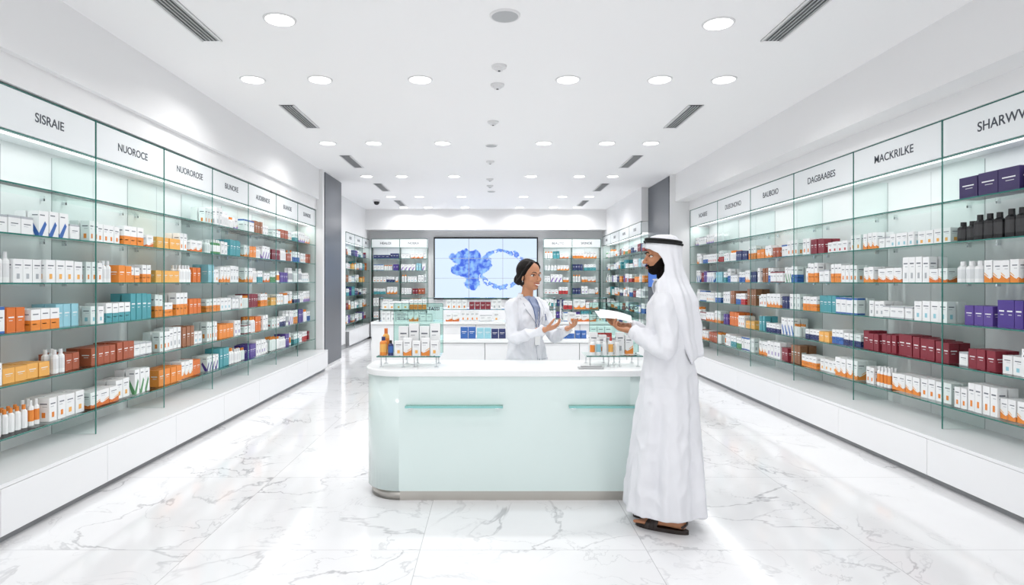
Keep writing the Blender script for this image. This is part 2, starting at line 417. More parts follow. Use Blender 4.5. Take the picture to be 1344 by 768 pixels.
MIXED = ['wo'] * 6 + ['ww'] * 7 + ['wp'] * 3 + ['or'] * 3 + ['bl'] * 4 + ['rd'] * 4 + ['pu'] * 2 + ['nv'] * 3 + ['gr'] * 2 + ['jr'] * 2 + ['tu'] * 2 + ['br'] * 2

def fill(mb, P, a0, a1, z, keys, rs, hs=1.0, ws=1.0, dense=1.0, hmax=0.25, two=True):
    a = a0 + rs.uniform(.02, .05)
    while a < a1 - .07:
        pr = rs.choice(PROTO[rs.choice(keys)])
        k = rs.randint(2, 4); hh = min(pr[3] * hs * rs.uniform(.84, 1.18), hmax); ww = pr[1] * ws * rs.uniform(.8, 1.08)
        d0 = rs.uniform(.05, .09)
        for i in range(k):
            if pr[0] == 'b':
                if a + ww > a1 - .03: break
                h2 = hh * rs.choice((1, 1, 1, .97))
                pbox(mb, P, a, d0 + rs.uniform(0, .008), z, ww, pr[2], h2, pr[4], pr[5], pr[6], rs)
                if two: pbox(mb, P, a, d0 + pr[2] + .02, z, ww, pr[2], h2, pr[4], pr[5], pr[6], rs, lab=False)
                a += ww + rs.uniform(.003, .011)
            else:
                r = pr[1] * (.92 if ws < 1 else 1)
                if a + 2 * r > a1 - .03: break
                pbottle(mb, P, a + r, d0 + r, z, r, hh, pr[4], pr[5], pr[6])
                if two: pbottle(mb, P, a + r, d0 + 3 * r + .015, z, r, hh, pr[4], pr[5], pr[6], 7)
                a += 2 * r + rs.uniform(.005, .014)
        a += rs.uniform(.0, .035) / dense

SHZ = [2.18, 1.855, 1.535, 1.21, 0.88, 0.55]

def display(side, xg, xp, ys, signs, sign_z, drawer_off, z_pl=0.36, scheme=None, zs=SHZ, deps=0.33, seed=1, textscale=1.0, ws=.86, hs=.98):
    par = empty('wall_display_shelving')
    if side == 0:
        P = lambda a, d, z: (a, xg + d, z)
    else:
        P = lambda a, d, z: (xg + side * d, a, z)
    def bx(mb, a0, a1, d0, d1, z0, z1, m=0):
        p0 = P(a0, d0, z0); p1 = P(a1, d1, z1)
        mb.box(min(p0[0], p1[0]), max(p0[0], p1[0]), min(p0[1], p1[1]), max(p0[1], p1[1]), z0, z1, m=m)
    dp = (xp - xg) if side == 0 else side * (xp - xg)
    A0, A1 = ys[0], ys[-1]
    m = MB(); bx(m, A0, A1, dp + .02, deps + .04, .05, z_pl - .025); m.obj('plinth_carcass', [M_gap], parent=par)
    m = MB(); bx(m, A0, A1, dp, deps + .04, z_pl - .025, z_pl); m.obj('plinth_top', [M_lacq], parent=par)
    m = MB(); bx(m, A0, A1, dp + .05, deps, 0, .05); m.obj('toe_kick', [M_kick], parent=par)
    m = MB(); n = len(ys) - 1
    edges = [A0] + [y + drawer_off for y in ys[1:-1]] + [A1]
    for i in range(len(edges) - 1):
        bx(m, edges[i] + .002, edges[i + 1] - .002, dp, dp + .02, .055, z_pl - .028)
    m.obj('drawer_fronts', [M_lacq], parent=par)
    m = MB(); bx(m, A0, A1, deps + .01, deps + .04, z_pl, sign_z[1], 0)
    for y in ys:
        bx(m, max(A0, y - .003), min(A1, y + .003), deps + .008, deps + .012, z_pl, sign_z[0], 1)
    for i in range(n):
        yc = (ys[i] + ys[i + 1]) / 2; bx(m, yc - .0015, yc + .0015, deps + .009, deps + .012, z_pl, sign_z[0], 1)
    m.obj('back_panel', [M_back, M_seam], parent=par)
    m = MB(); me_ = MB()
    for z in zs:
        for i in range(n):
            bx(m, ys[i] + .004, ys[i + 1] - .004, .004, deps + .009, z - .010, z)
            bx(me_, ys[i] + .004, ys[i + 1] - .004, 0, .0039, z - .010, z)
            for t in (.12, .88):
                yy = ys[i] + (ys[i + 1] - ys[i]) * t
                bx(me_, yy - .008, yy + .008, deps - .02, deps + .009, z - .03, z - .0105, 1)
    m.obj('glass_shelves', [M_glass], parent=par)
    me_.obj('shelf_front_edges', [M_edge, M_chrome], parent=par)
    m = MB(); me_ = MB()
    for y in ys:
        bx(m, y - .003, y + .003, .0, deps + .008, z_pl, sign_z[0])
        bx(me_, y - .0045, y + .0045, -.006, 0.0, z_pl, sign_z[1])
    m.obj('glass_dividers', [M_glass], parent=par)
    me_.obj('divider_front_edges', [M_edge], parent=par)
    m = MB(); mt = MB()
    for i in range(n):
        bx(m, ys[i] + .012, ys[i + 1] - .012, -.004, .03, sign_z[0] + .012, sign_z[1] - .012)
        bx(mt, ys[i] + .0045, ys[i + 1] - .0045, 0.0, .028, sign_z[0], sign_z[0] + .008)
        bx(mt, ys[i] + .0045, ys[i + 1] - .0045, 0.0, .028, sign_z[1] - .008, sign_z[1])
        bx(m, ys[i], ys[i + 1], .032, deps + .01, sign_z[0] + .03, sign_z[1] - .001)
    m.obj('sign_faces', [M_sign], parent=par)
    mt.obj('sign_frames', [M_edge], parent=par)
    m = MB(); bx(m, A0 + .02, A1 - .02, .06, .16, sign_z[0] + .022, sign_z[0] + .03); m.obj('led_strip', [M_led], parent=par)
    for i, s_ in enumerate(signs):
        if not s_: continue
        c = (ys[i] + ys[i + 1]) / 2; zc = (sign_z[0] + sign_z[1]) / 2
        loc = P(c, -.0045, zc)
        if side == -1: mm = basis((0, 1, 0), (0, 0, 1), (1, 0, 0), loc)
        elif side == 1: mm = basis((0, -1, 0), (0, 0, 1), (-1, 0, 0), loc)
        else: mm = basis((1, 0, 0), (0, 0, 1), (0, -1, 0), loc)
        text('sign_text_%d' % (i + 1), s_, .088 * textscale, mm, par, bold=.001)
    L = A1 - A0
    li = bpy.data.lights.new('case_led', 'AREA'); li.shape = 'RECTANGLE'; li.size = .10; li.size_y = L - .1; li.energy = 1.6 * L
    lo = bpy.data.objects.new('case_led', li); scene.collection.objects.link(lo)
    lo.location = P((A0 + A1) / 2, .11, sign_z[0] + .018); lo.parent = par
    if side == 0: lo.rotation_euler = (0, 0, math.pi / 2)
    rs = random.Random(seed); mb = MB()
    for i in range(n):
        for k, z in enumerate(zs):
            keys = scheme(i, k) if scheme else MIXED
            if not keys: continue
            if isinstance(keys, tuple): keys, kw = keys
            else: kw = {}
            kw = dict(dict(ws=ws, hs=hs), **kw)
            fill(mb, P, ys[i], ys[i + 1], z, keys, rs, **kw)
    mb.obj('shelf_products', [M_prod])
    return par

ysL = [1.77, 2.755, 3.74, 4.725, 5.71, 6.70, 7.69, 8.68, 9.65, 10.62]
LEFTS = {2: {1: ['wp', 'wp', 'ww'], 2: ['wo', 'wo', 'ww'], 3: ['bl', 'or', 'bl'], 4: ['br', 'or', 'ww'], 5: ['tu', 'wo']},
         3: {1: ['wo', 'or', 'wo', 'ww'], 2: ['or', 'wo', 'ww', 'wo'], 3: ['wo', 'or', 'ww', 'bl'], 4: ['ww', 'br', 'wo'], 5: ['gr', 'wo', 'ww']},
         4: {1: ['wo', 'ww', 'or'], 2: ['wo', 'or', 'ww'], 3: ['wo', 'wo', 'or'], 4: ['br', 'ww', 'wo', 'rd'], 5: ['ww', 'wo', 'or']}}
def schL(i, k):
    if i < 2: return ['wo', 'ww', 'wp'] if k else None
    if k == 0: return MIXED if i >= 5 else None
    if i in LEFTS: return LEFTS[i].get(k)
    return MIXED
display(-1, -3.07, -2.85, ysL, [None, 'SORAIE', 'SISRAIE', 'NUOROCE', 'NUOROROSE', 'BIUNORE', 'AUDBRNIOE', 'BUANOIE', 'SUANORE'], (2.50, 2.79), -.2, scheme=schL, seed=3)
ysR = [2.45, 3.67, 4.89, 6.09, 7.29, 8.51, 9.75, 11.09]
RIGHTS = {1: {0: (['PB'], dict(hs=.95, ws=1, two=False)), 1: (['bk'], dict(two=False, hs=1, ws=1)), 2: ['jr', 'ww', 'wo'], 3: ['pu'], 4: ['ww', 'RD', 'ww'], 5: ['ww', 'jr']},
          2: {1: ['wo', 'jr', 'ww'], 2: ['jr', 'wo', 'ww'], 3: ['wo', 'ww', 'ww'], 4: ['RD', 'RD', 'ww'], 5: ['ww', 'wo', 'tu']},
          3: {1: ['rd', 'wo', 'ww'], 2: ['or', 'wo', 'ww'], 3: ['bl', 'wo', 'ww'], 4: ['or', 'nv', 'wo'], 5: ['wo', 'ww', 'or']}}
def schR(i, k):
    if i < 1: return ['wo', 'ww'] if k else None
    if k == 0 and i in (2, 3, 4, 5): return None
    if i in RIGHTS: return RIGHTS[i].get(k)
    return MIXED
display(1, 3.62, 3.35, ysR, [None, 'SHARWVES', 'MACKRILKE', 'DAGBAABES', 'BAUBOIO', 'DUEONONO', 'NOABISE'], (2.53, 2.84), -.2, scheme=schR, seed=5, textscale=1.15)
display(-1, -3.4, -3.3, [14.22, 15.13, 16.04, 16.95], ['BOEIS', 'NAORE', 'SEROI'], (2.47, 2.71), 0, seed=8, z_pl=.4)
display(1, 3.1, 3.02, [12.62, 13.7, 14.78, 15.86, 16.94], ['BOEIS', 'NAORE', 'SEROI', 'LUMEA'], (2.53, 2.79), 0, seed=9, z_pl=.4)
display(0, 16.62, 16.5, [-3.27, -2.5, -1.75], ['HEALOI', 'NOBRA'], (2.47, 2.71), 0, seed=10, z_pl=.45)
display(0, 16.62, 16.5, [1.43, 2.2, 2.98], ['BEAUTO', 'SKINOE'], (2.47, 2.71), 0, seed=11, z_pl=.45)

p = empty('back_cabinet')
simple('cabinet_body', [(-1.74, 1.42, 16.5, 16.99, .05, .85)], [M_lacq], p, bevel=.004)
simple('cabinet_kick', [(-1.7, 1.38, 16.55, 16.95, 0, .05)], [M_kick], p)
p = empty('video_wall_screen')
simple('housing', [(-1.60, 1.29, 16.90, 16.99, 1.05, 2.78)], [M_black], p)
b = MB(); b.box(-1.41, 1.41, -.005, .005, -.82, .82)
o = b.obj('picture', [screen_mat()], parent=p); o.location = (-.155, 16.89, 1.915)
simple('panel_joints', [(-1.565 + .94 * i - .006, -1.565 + .94 * i + .006, 16.88, 16.885, 1.095, 2.735) for i in (1, 2)] + [(-1.565, 1.255, 16.88, 16.885, z - .005, z + .005) for z in (1.64, 2.19)], [M_seam], p)

# ---------------------------------------------------------------- ceiling fittings
def disc(mb, x, y, z0, z1, r0, r1, n=28, m=0):
    mb.lathe(lambda a, c, z: (x + a, y + c, z), [(r0, z1, (1,) * 4), (r1, z0, (1,) * 4)], n, m)
cols = [-2.31, -1.66, -.69, .74, 1.63, 2.25]
spots = [(-1.58, 4.55), (1.72, 4.62)] + [(c, 5.9) for c in cols] + [(c, 8.6) for c in cols] + [(c, 11.3) for c in cols] + [(c, 14.0) for c in cols] + [(c, 16.0) for c in cols]
spots += [(-1.66, 1.8), (1.63, 1.8), (0, 3.0), (0, .3)]
for (x, y) in spots:
    m = MB()
    disc(m, x, y, CZ - .008, CZ - .0005, .122, .116)
    disc(m, x, y, CZ - .0095, CZ - .008, .103, .103, m=1)
    o = m.obj('recessed_downlight', [M_trimw, M_glow])
    li = bpy.data.lights.new('lamp', 'AREA'); li.shape = 'DISK'; li.size = .19; li.energy = 9.6; li.color = (1, .99, .975); li.spread = math.radians(150)
    lo = bpy.data.objects.new('lamp', li); scene.collection.objects.link(lo); lo.location = (x, y, CZ - .012); lo.parent = o
for sx in (-2.27, 2.27):
    for yc in (4.45, 7.25, 9.95, 12.65, 15.2):
        m = MB()
        m.box(sx - .085, sx + .085, yc - .5, yc + .5, CZ - .004, CZ - .0005, m=0)
        for k in range(5):
            xx = sx - .06 + .03 * k
            m.box(xx - .004, xx + .004, yc - .48, yc + .48, CZ - .012, CZ - .0045, m=1)
        m.box(sx - .085, sx - .07, yc - .5, yc + .5, CZ - .013, CZ - .004, m=2); m.box(sx + .07, sx + .085, yc - .5, yc + .5, CZ - .013, CZ - .004, m=2)
        m.obj('linear_air_vent', [M_vent, M_ventb, M_trimw])
for (x, y, r) in ((.1, 4.48, .115), (0.0, 8.75, .09), (0.0, 13.2, .09)):
    m = MB(); disc(m, x, y, CZ - .012, CZ - .0005, r, r * .93); disc(m, x, y, CZ - .014, CZ - .012, r * .85, r * .8, m=1)
    m.obj('ceiling_speaker', [M_trimw, M_spk])
for (x, y) in ((.07, 5.53), (.06, 6.05), (.02, 7.45), (-.02, 9.9), (-.03, 11.6), (-.03, 12.4)):
    m = MB(); disc(m, x, y, CZ - .02, CZ - .0005, .07, .066); disc(m, x, y, CZ - .045, CZ - .02, .045, .032, m=0); disc(m, x, y, CZ - .05, CZ - .045, .012, .012, m=1)
    m.obj('smoke_detector', [M_trimw, M_vent], smooth=False)
m = MB(); m.ell((-2.75, 14.6, CZ - .05), (.07, .07, .07), m=1); disc(m, -2.75, 14.6, CZ - .04, CZ - .0005, .09, .085); m.obj('dome_camera', [M_trimw, M_black], smooth=True)

# ---------------------------------------------------------------- reception counter
def outline(x0, x1, y0, y1, rf, rb, n=12):
    pts = []
    def arc(cx, cy, r, a0, a1):
        for i in range(n + 1):
            a = math.radians(a0 + (a1 - a0) * i / n); pts.append((cx + r * math.cos(a), cy + r * math.sin(a)))
    arc(x0 + rf, y0 + rf, rf, 180, 270); arc(x1 - rf, y0 + rf, rf, 270, 360)
    arc(x1 - rb, y1 - rb, rb, 0, 90); arc(x0 + rb, y1 - rb, rb, 90, 180)
    return pts
def extr(name, pts, z0, z1, material, parent, bevel=0.0):
    m = MB(); n = len(pts)
    m.v = [(x, y, z0) for x, y in pts] + [(x, y, z1) for x, y in pts]
    for i in range(n):
        j = (i + 1) % n; m.f.append((i, j, n + j, n + i))
    m.f.append(tuple(range(n - 1, -1, -1))); m.f.append(tuple(range(n, 2 * n)))
    m.c = [(1,) * 4] * len(m.f); m.m = [0] * len(m.f)
    o = m.obj(name, [material], parent=parent, bevel=bevel)
    for pl in o.data.polygons:
        pl.use_smooth = len(pl.vertices) == 4 and pl.area < .06
    return o
CT = .92
par = empty('service_counter')
extr('steel_base', outline(-.885, 1.215, 4.30, 4.80, .24, .08), 0, .07, M_steel, par)
extr('mint_glass_body', outline(-.91, 1.235, 4.28, 4.82, .26, .08), .07, CT - .045, M_mint, par)
extr('worktop', outline(-.925, 1.25, 4.262, 4.84, .275, .09), CT - .045, CT, M_top, par, bevel=.006)
M_ledge = mat('ledge_edge', S(140, 202, 200), .1)
for (x0, x1) in ((-.6, .08), (.54, 1.05)):
    m = MB(); m.box(x0, x1, 4.225, 4.2795, .665, .677, m=0); m.box(x0, x1, 4.220, 4.2249, .664, .678, m=1); m.box(x0 + .02, x0 + .05, 4.26, 4.2795, .65, .6645, m=2); m.box(x1 - .05, x1 - .02, 4.26, 4.2795, .65, .6645, m=2)
    m.obj('glass_ledge', [M_glass2, M_ledge, M_chrome], parent=par)

def counter_display(x0, x1, y0, y1, bx0, bx1, zt, label_txt, seed, flip):
    par = empty('counter_display_stand')
    m = MB()
    for x in (x0 + .03, (x0 + x1) / 2 - .04, (x0 + x1) / 2 + .04, x1 - .03):
        for y in (y0 + .03, y1 - .03):
            m.tube([(x, y, CT + .001), (x, y, CT + .004)], [.016, .016], cap='flat', n=12)
            m.tube([(x, y, CT + .004), (x, y, CT + .075)], [.005, .005], cap='flat', n=8)
    m.obj('chrome_legs', [M_chrome], parent=par)
    m = MB(); m.box(x0, x1, y0, y1, CT + .075, CT + .083, m=0); m.box(x0, x1, y0 - .003, y0, CT + .075, CT + .083, m=1)
    m.obj('glass_tray', [M_glass, M_edge], parent=par)
    m = MB(); m.box(bx0, bx1, y1 - .03, y1 - .024, CT + .083, zt, m=0)
    for (a, c, d, e) in ((bx0 - .003, bx0, CT + .083, zt), (bx1, bx1 + .003, CT + .083, zt), (bx0, bx1, zt, zt + .003)):
        m.box(a, c, y1 - .03, y1 - .024, d, e, m=1)
    m.obj('glass_board', [M_glass2, M_edge], parent=par)
    m = MB()
    for r in range(7):
        m.box(bx0 + .02, bx0 + .02 + .09 * (0.6 + .4 * math.sin(r * 2.3) ** 2), y1 - .0312, y1 - .0305, zt - .07 - r * .009, zt - .067 - r * .009)
    m.obj('printed_lines', [M_text], parent=par)
    text('board_text', label_txt, .036, basis((1, 0, 0), (0, 0, 1), (0, -1, 0), (bx1 - .065, y1 - .0315, zt - .04)), par, bold=.001)
    mb = MB(); rs = random.Random(seed); P = lambda a, d, z: (a, y0 + d, z); z = CT + .0835
    return par, mb, rs, P, z
par, mb, rs, P, z = counter_display(-.83, -.37, 4.40, 4.66, -.74, -.37, 1.375, 'FASSI', 4, False)
x = -.705
for i in range(5):
    w = .06; pbox(mb, P, x, .03, z, w, .05, .105 + .02 * (i % 2), W, ORG if i % 2 else AMB, 0 if i % 2 else 4, rs); x += w + .005
x = -.69
for i in range(4):
    w = .072; pbox(mb, P, x, .13, z, w, .05, .225 if i % 2 else .205, W, [TEAL, ORG, LBL, GRY][i], 4, rs); x += w + .006
pbottle(mb, P, -.79, .06, z, .027, .135, ORG, AMB, NAV); pbottle(mb, P, -.735, .05, z, .02, .11, NAV, BLU, BLK)
pbottle(mb, P, -.785, .14, z, .025, .19, AMB, ORG, ORG2)
mb.obj('tray_products', [M_prod], parent=par)
par, mb, rs, P, z = counter_display(.69, 1.10, 4.42, 4.68, .75, 1.12, 1.38, 'DARVO', 6, True)
x = .72
for i in range(5):
    pbottle(mb, P, x + .02, .05, z, .018, .12 + .01 * (i % 2), W, [ORG, LBL, W, AMB, W][i], [W, CAP, W, RED, CAP][i]); x += .045
x = .73
for i in range(5):
    pbox(mb, P, x, .11, z, .06, .05, .16 - .02 * (i % 3), W, [LBL, ORG, GRY, GRY, ORG][i], [4, 4, 5, 4, 0][i], rs); x += .066
mb.obj('tray_products', [M_prod], parent=par)
m = MB(); m.box(.62, .80, 4.33, 4.39, CT + .0005, CT + .012); m.box(.64, .79, 4.345, 4.38, CT + .0121, CT + .02)
m.obj('card_tray', [M_ventb], bevel=.003)

# ---------------------------------------------------------------- mid / far counters
def low_counter(x0, x1, y0, y1, h, npan, seed):
    par = empty('display_counter')
    simple('carcass', [(x0 + .01, x1 - .01, y0 + .02, y1, .06, h - .04)], [M_gap], par)
    simple('kick', [(x0 + .04, x1 - .04, y0 + .06, y1 - .04, 0, .06)], [M_kick], par)
    w = (x1 - x0) / npan
    simple('door_panels', [(x0 + w * i + .003, x0 + w * (i + 1) - .003, y0, y0 + .02, .06, h - .045) for i in range(npan)] + [(x0, x0 + .0099, y0 + .021, y1, .06, h - .045), (x1 - .0099, x1, y0 + .021, y1, .06, h - .045)], [M_lacq], par, bevel=.002)
    simple('worktop', [(x0 - .01, x1 + .01, y0 - .015, y1 + .01, h - .04, h)], [M_top], par, bevel=.004)
    return par
low_counter(-.62, 2.1, 7.0, 7.6, .88, 5, 1)
low_counter(-1.85, 1.9, 9.4, 10.0, .92, 7, 2)
mb = MB(); rs = random.Random(21); P = lambda a, d, z: (a, 7.08 + d, z)
for (a, n_, base, acc, st, w, h) in ((-.36, 2, BLU, W, 2, .085, .13), (-.17, 2, LBL, W, 2, .08, .12), (.0, 2, NAV, W, 2, .08, .11), (.78, 2, W, BLU, 1, .09, .12), (.98, 2, BLU, W, 2, .06, .09), (1.15, 3, W, RED, 1, .08, .14), (1.5, 3, W, ORG, 0, .09, .13)):
    for i in range(n_): pbox(mb, P, a + i * (w + .006), .02, .8805, w, .08, h, base, acc, st, rs)
mb.obj('counter_top_products', [M_prod])
mb = MB(); P = lambda a, d, z: (a, 9.5 + d, z)
par = empty('counter_top_riser')
m = MB(); m2 = MB()
for (x0, x1) in ((-1.75, -.9), (-.75, .25), (.4, 1.0), (1.1, 1.8)):
    for zz in (1.11, 1.29):
        m.box(x0, x1, 9.5, 9.8, zz - .008, zz); m2.box(x0, x1, 9.496, 9.4999, zz - .008, zz)
    for x in (x0, x1):
        m.box(x - .004, x + .004, 9.5, 9.8, .921, 1.295)
    for zz in (.921, 1.11):
        fill(mb, P, x0, x1, zz, ['rd', 'ww', 'wo', 'ww', 'bl'], rs, hs=.85, ws=.85, two=False, hmax=.155)
m.obj('riser_glass', [M_glass], parent=par); m2.obj('riser_edges', [M_edge], parent=par)
mb.obj('riser_products', [M_prod], parent=par)

# ---------------------------------------------------------------- people helpers
def frame(pos, fwd):
    f = Vector((fwd[0], fwd[1], 0)).normalized()
    return basis((f.y, -f.x, 0), (f.x, f.y, 0), (0, 0, 1), pos)

def crom(pts, sub=4):
    P = [Vector(p) for p in pts]; P = [P[0]] + P + [P[-1]]; out = []
    for i in range(1, len(P) - 2):
        for k in range(sub):
            t = k / sub; a, b_, c, d = P[i - 1], P[i], P[i + 1], P[i + 2]
            out.append(0.5 * ((2 * b_) + (c - a) * t + (2 * a - 5 * b_ + 4 * c - d) * t * t + (3 * b_ - a - 3 * c + d) * t ** 3))
    out.append(P[-2]); return out
def lerp_list(r, sub=4):
    o = []
    for i in range(len(r) - 1):
        for k in range(sub): o.append(r[i] + (r[i + 1] - r[i]) * k / sub)
    o.append(r[-1]); return o

def make_hand(name, wrist, fwd, palm, thumb_sign, curls, mat_, parent, sc=1.0, spread=.0, forearm=None, thumb_in=.4):
    wrist = Vector(wrist); f = Vector(fwd).normalized(); n = Vector(palm); n = (n - f * n.dot(f)).normalized()
    s = f.cross(n) * thumb_sign
    m = MB()
    if forearm is not None:
        m.tube([Vector(forearm), wrist], [.036 * sc, (.028 * sc, .022 * sc)], side=s, n=14)
    m.tube([wrist - f * .01, wrist + f * .03 * sc, wrist + f * .06 * sc, wrist + f * .085 * sc], [(.026 * sc, .019 * sc), (.034 * sc, .017 * sc), (.040 * sc, .0145 * sc), (.037 * sc, .011 * sc)], side=s, n=16)
    m.ell(wrist + f * .035 * sc + s * .022 * sc + n * .008 * sc, (.018 * sc, .018 * sc, .018 * sc), n=12)
    offs = (.029, .0095, -.010, -.028); lens = (.070, .079, .073, .057); base = (.084, .089, .086, .078)
    for i in range(4):
        p0 = wrist + f * base[i] * sc + s * offs[i] * sc; c = curls[i] if isinstance(curls, (list, tuple)) else curls
        fd = (f + s * offs[i] * spread * 10).normalized()
        pts = [p0 - fd * .012 * sc, p0]; a = 0
        for seg, da in ((.46, .75), (.3, 1.0), (.24, .7)):
            a += c * da
            d = fd * math.cos(a) + n * math.sin(a)
            pts.append(pts[-1] + d * lens[i] * seg * sc)
        rb = (.0092, .0095, .0090, .0078)[i] * sc
        m.tube(pts, [rb, rb, rb * .94, rb * .86, rb * .72], n=10)
    t0 = wrist + f * .028 * sc + s * .020 * sc
    d1 = (f * .62 + s * .75 + n * .25).normalized(); d2 = (f * .85 + s * .35 + n * thumb_in).normalized(); d3 = (f * .9 + s * .05 + n * thumb_in * 1.4).normalized()
    t1 = t0 + d1 * .042 * sc; t2 = t1 + d2 * .034 * sc; t3 = t2 + d3 * .026 * sc
    m.tube([t0, t1, t2, t3], [.0145 * sc, .0118 * sc, .0102 * sc, .0082 * sc], n=10)
    return m.voxel(name, [mat_], .0033, smooth=2, parent=parent)

def make_head(parent, Mh, skin, lipmat, male, smile):
    """local: y forward, x right, origin between the eyes"""
    m = MB()
    m.ell((0, -.018, .035), (.076, .096, .084), 24)
    m.ell((0, .018, -.035), (.062, .066, .080), 24)
    m.ell((0, .045, -.088), (.034 if male else .028, .034, .026), 16)
    m.ell((0, .0, -.070), (.056 if male else .050, .055, .034), 18)
    ns = 1.0 if male else .8
    for sx in (-1, 1):
        m.ell((sx * .038, .052, -.028), (.024, .024, .022), 14)
        m.ell((sx * .077, -.008, -.012), (.008, .018, .030), 12, rot=Matrix.Rotation(sx * -.25, 3, 'Z'))
        m.ell((sx * .0125 * ns, .092, -.036), (.0085 * ns, .011, .0075 * ns), 10)
    bz = .011 if male else .0085
    m.tube([(-.046, .064, .020), (-.022, .077, .023), (0, .079, .018), (.022, .077, .023), (.046, .064, .020)], [bz, bz, bz * .85, bz, bz], n=10)
    m.tube([(0, .078, .012), (0, .090, -.010), (0, .104 if male else .099, -.032)], [.0075 * ns, .0085 * ns, .0115 * ns], n=12)
    m.tube([(-.02, .072, -.066), (0, .080, -.064), (.02, .072, -.066)], [.012, .013, .012], n=10)
    nr = .056 if male else .045
    m.tube([(0, -.02, -.05), (0, -.028, -.12), (0, -.04, -.20)], [nr, nr, nr * 1.12], n=18)
    def matfn(c):
        if not male: return 0
        x, y, z = c
        if z > -.145 and z < -.0 and y > -.03:
            jaw = -.058 + .058 * max(0, min(1, (.055 - y) / .06))
            lip = abs(x) < .022 and -.077 < z < -.062 and y > .06
            mous = abs(x) < .030 and -.062 < z < -.049 and y > .06
            if (z < jaw or mous) and not lip: return 1
        return 0
    def post(co, n):
        if male and matfn(co) == 1: co = co + n * .0035
        return co
    o, bvh = m.voxel('head_skin', [skin, M_beard], .0030, smooth=7, parent=parent, post=post, matfn=matfn, xf=Mh)
    def hit(x, z, off=0.0):
        r = bvh.ray_cast(Vector((x, .4, z)), Vector((0, -1, 0)))
        return Vector((x, (r[0].y if r[0] is not None else .07) + off, z))
    e = MB()
    for sx in (-1, 1):
        p_ = hit(sx * .031, .0, -.0095)
        e.ell(p_, (.0150, .0125, .0095), 16, m=0)
        e.ell(p_ + Vector((0, .0105, 0)), (.0064, .0035, .0064), 12, m=1)
        e.tube([hit(sx * x_, z_, .001) for x_, z_ in ((.016, .002), (.024, .0085), (.032, .0105), (.040, .008), (.047, .001))], [.0015, .0022, .0026, .0024, .0015], n=6, m=2)
        e.tube([hit(sx * x_, z_, .0) for x_, z_ in ((.018, -.005), (.031, -.0095), (.044, -.004))], [.0016, .002, .0016], n=6, m=3)
        e.tube([hit(sx * x_, z_, .0005) for x_, z_ in ((.013, .021), (.024, .027), (.038, .028), (.050, .020))], [.0024, .0032, .003, .0016] if not male else [.0036, .0048, .0046, .0024], n=6, m=2)
    up = .009 if smile else .0
    zc = -.068
    xs = [-.030, -.015, 0, .015, .030] if smile else [-.022, -.012, 0, .012, .022]
    e.tube([hit(x_, zc + .0035 + up * (abs(x_) / .028) ** 1.5, .0015) for x_ in xs], [.0018, .0030, .0030, .0030, .0018], n=8, m=4)
    e.tube([hit(x_, zc - (.0125 if smile else .004) * (1 - (abs(x_) / .031) ** 2) + up * (abs(x_) / .028) ** 1.5, .0015) for x_ in xs], [.0018, .0034, .0040, .0034, .0018], n=8, m=4)
    if smile:
        e.tube([hit(x_, zc - .0035 + up * .8 * (abs(x_) / .028) ** 1.5, .0018) for x_ in [-.022, -.011, 0, .011, .022]], [.002, .0048, .0056, .0048, .002], n=8, m=5)
    e.obj('face_features', [M_eyew, M_iris, M_hair, skin, lipmat, M_teeth], smooth=True, parent=parent, xf=Mh)
    return bvh

def rhit(bvh, x, z, off, sgn=1):
    r = bvh.ray_cast(Vector((x, sgn * 1.0, z)), Vector((0, -sgn, 0)))
    return Vector((x, r[0].y + off * sgn, z)) if r[0] is not None else Vector((x, 0, z))
def crease(co, f1, f2, a1, a2):
    n1 = noise.noise(Vector((co.x * f1, co.y * f1, co.z * f1 * .6))); n2 = noise.noise(Vector((co.x * f2 + 5, co.y * f2, co.z * f2 * .6)))
    return (.25 - abs(n1)) * a1 + (.25 - abs(n2)) * a2

# ---------------------------------------------------------------- man in white robe
man = empty('man_in_white_robe')
DX = -.03; DY = .06
MP = Vector((1.125, 3.80 + DY, 0)); Mm = frame(MP, (-.90, .38)); Mi = Mm.inverted()
loc = lambda w: Mi @ (Vector(w) + Vector((-.01, DY, 0)))
m = MB()
prof = [(.095, .225, .252, .028), (.2, .220, .242, .026), (.45, .206, .214, .020), (.75, .196, .182, .010), (.95, .188, .162, .0), (1.12, .180, .146, .0), (1.28, .186, .138, .004), (1.38, .182, .124, .008), (1.44, .148, .103, .006), (1.49, .088, .080, .010), (1.545, .062, .066, .022)]
m.tube([(0, q[3], q[0]) for q in prof], [(q[1], q[2]) for q in prof], side=(1, 0, 0), n=32, cap='flat')
shL = Vector((-.172, .008, 1.405)); elL = loc((1.05, 3.58, 1.13)); wrL = loc((.905, 3.77, 1.225))
shR = Vector((.172, .008, 1.405)); elR = loc((1.10, 4.03, 1.15)); wrR = loc((.915, 3.93, 1.245))
for sh, el, wr in ((shL, elL, wrL), (shR, elR, wrR)):
    pts = crom([sh + Vector((-sh.x * .35, 0, .01)), sh, (sh + el) / 2 + Vector((0, -.01, 0)), el, (el + wr) / 2, wr], 4)
    m.tube(pts, lerp_list([.064, .069, .064, .062, .053, .047], 4), n=18, cap='flat')
def robe_post(co, n):
    x, y, z = co
    if z < 1.1:
        k = max(0, min(1, (1.1 - z) / .8)); ang = math.atan2(x, y - .03 * k); a = .003 + .012 * k
        d = a * (math.sin(6 * ang + 1.3 * math.sin(z * 2.2)) + .6 * math.sin(11 * ang + 2 * z + 1) + .3 * math.sin(17 * ang - 3 * z))
        co = co + Vector((n.x, n.y, 0)) * d
    return co + n * crease(co, 7, 15, .030 if z > .9 else .012, .016)
o, bvR = m.voxel('robe', [M_robe], .010, smooth=4, parent=man, post=robe_post, xf=Mm)
m = MB()
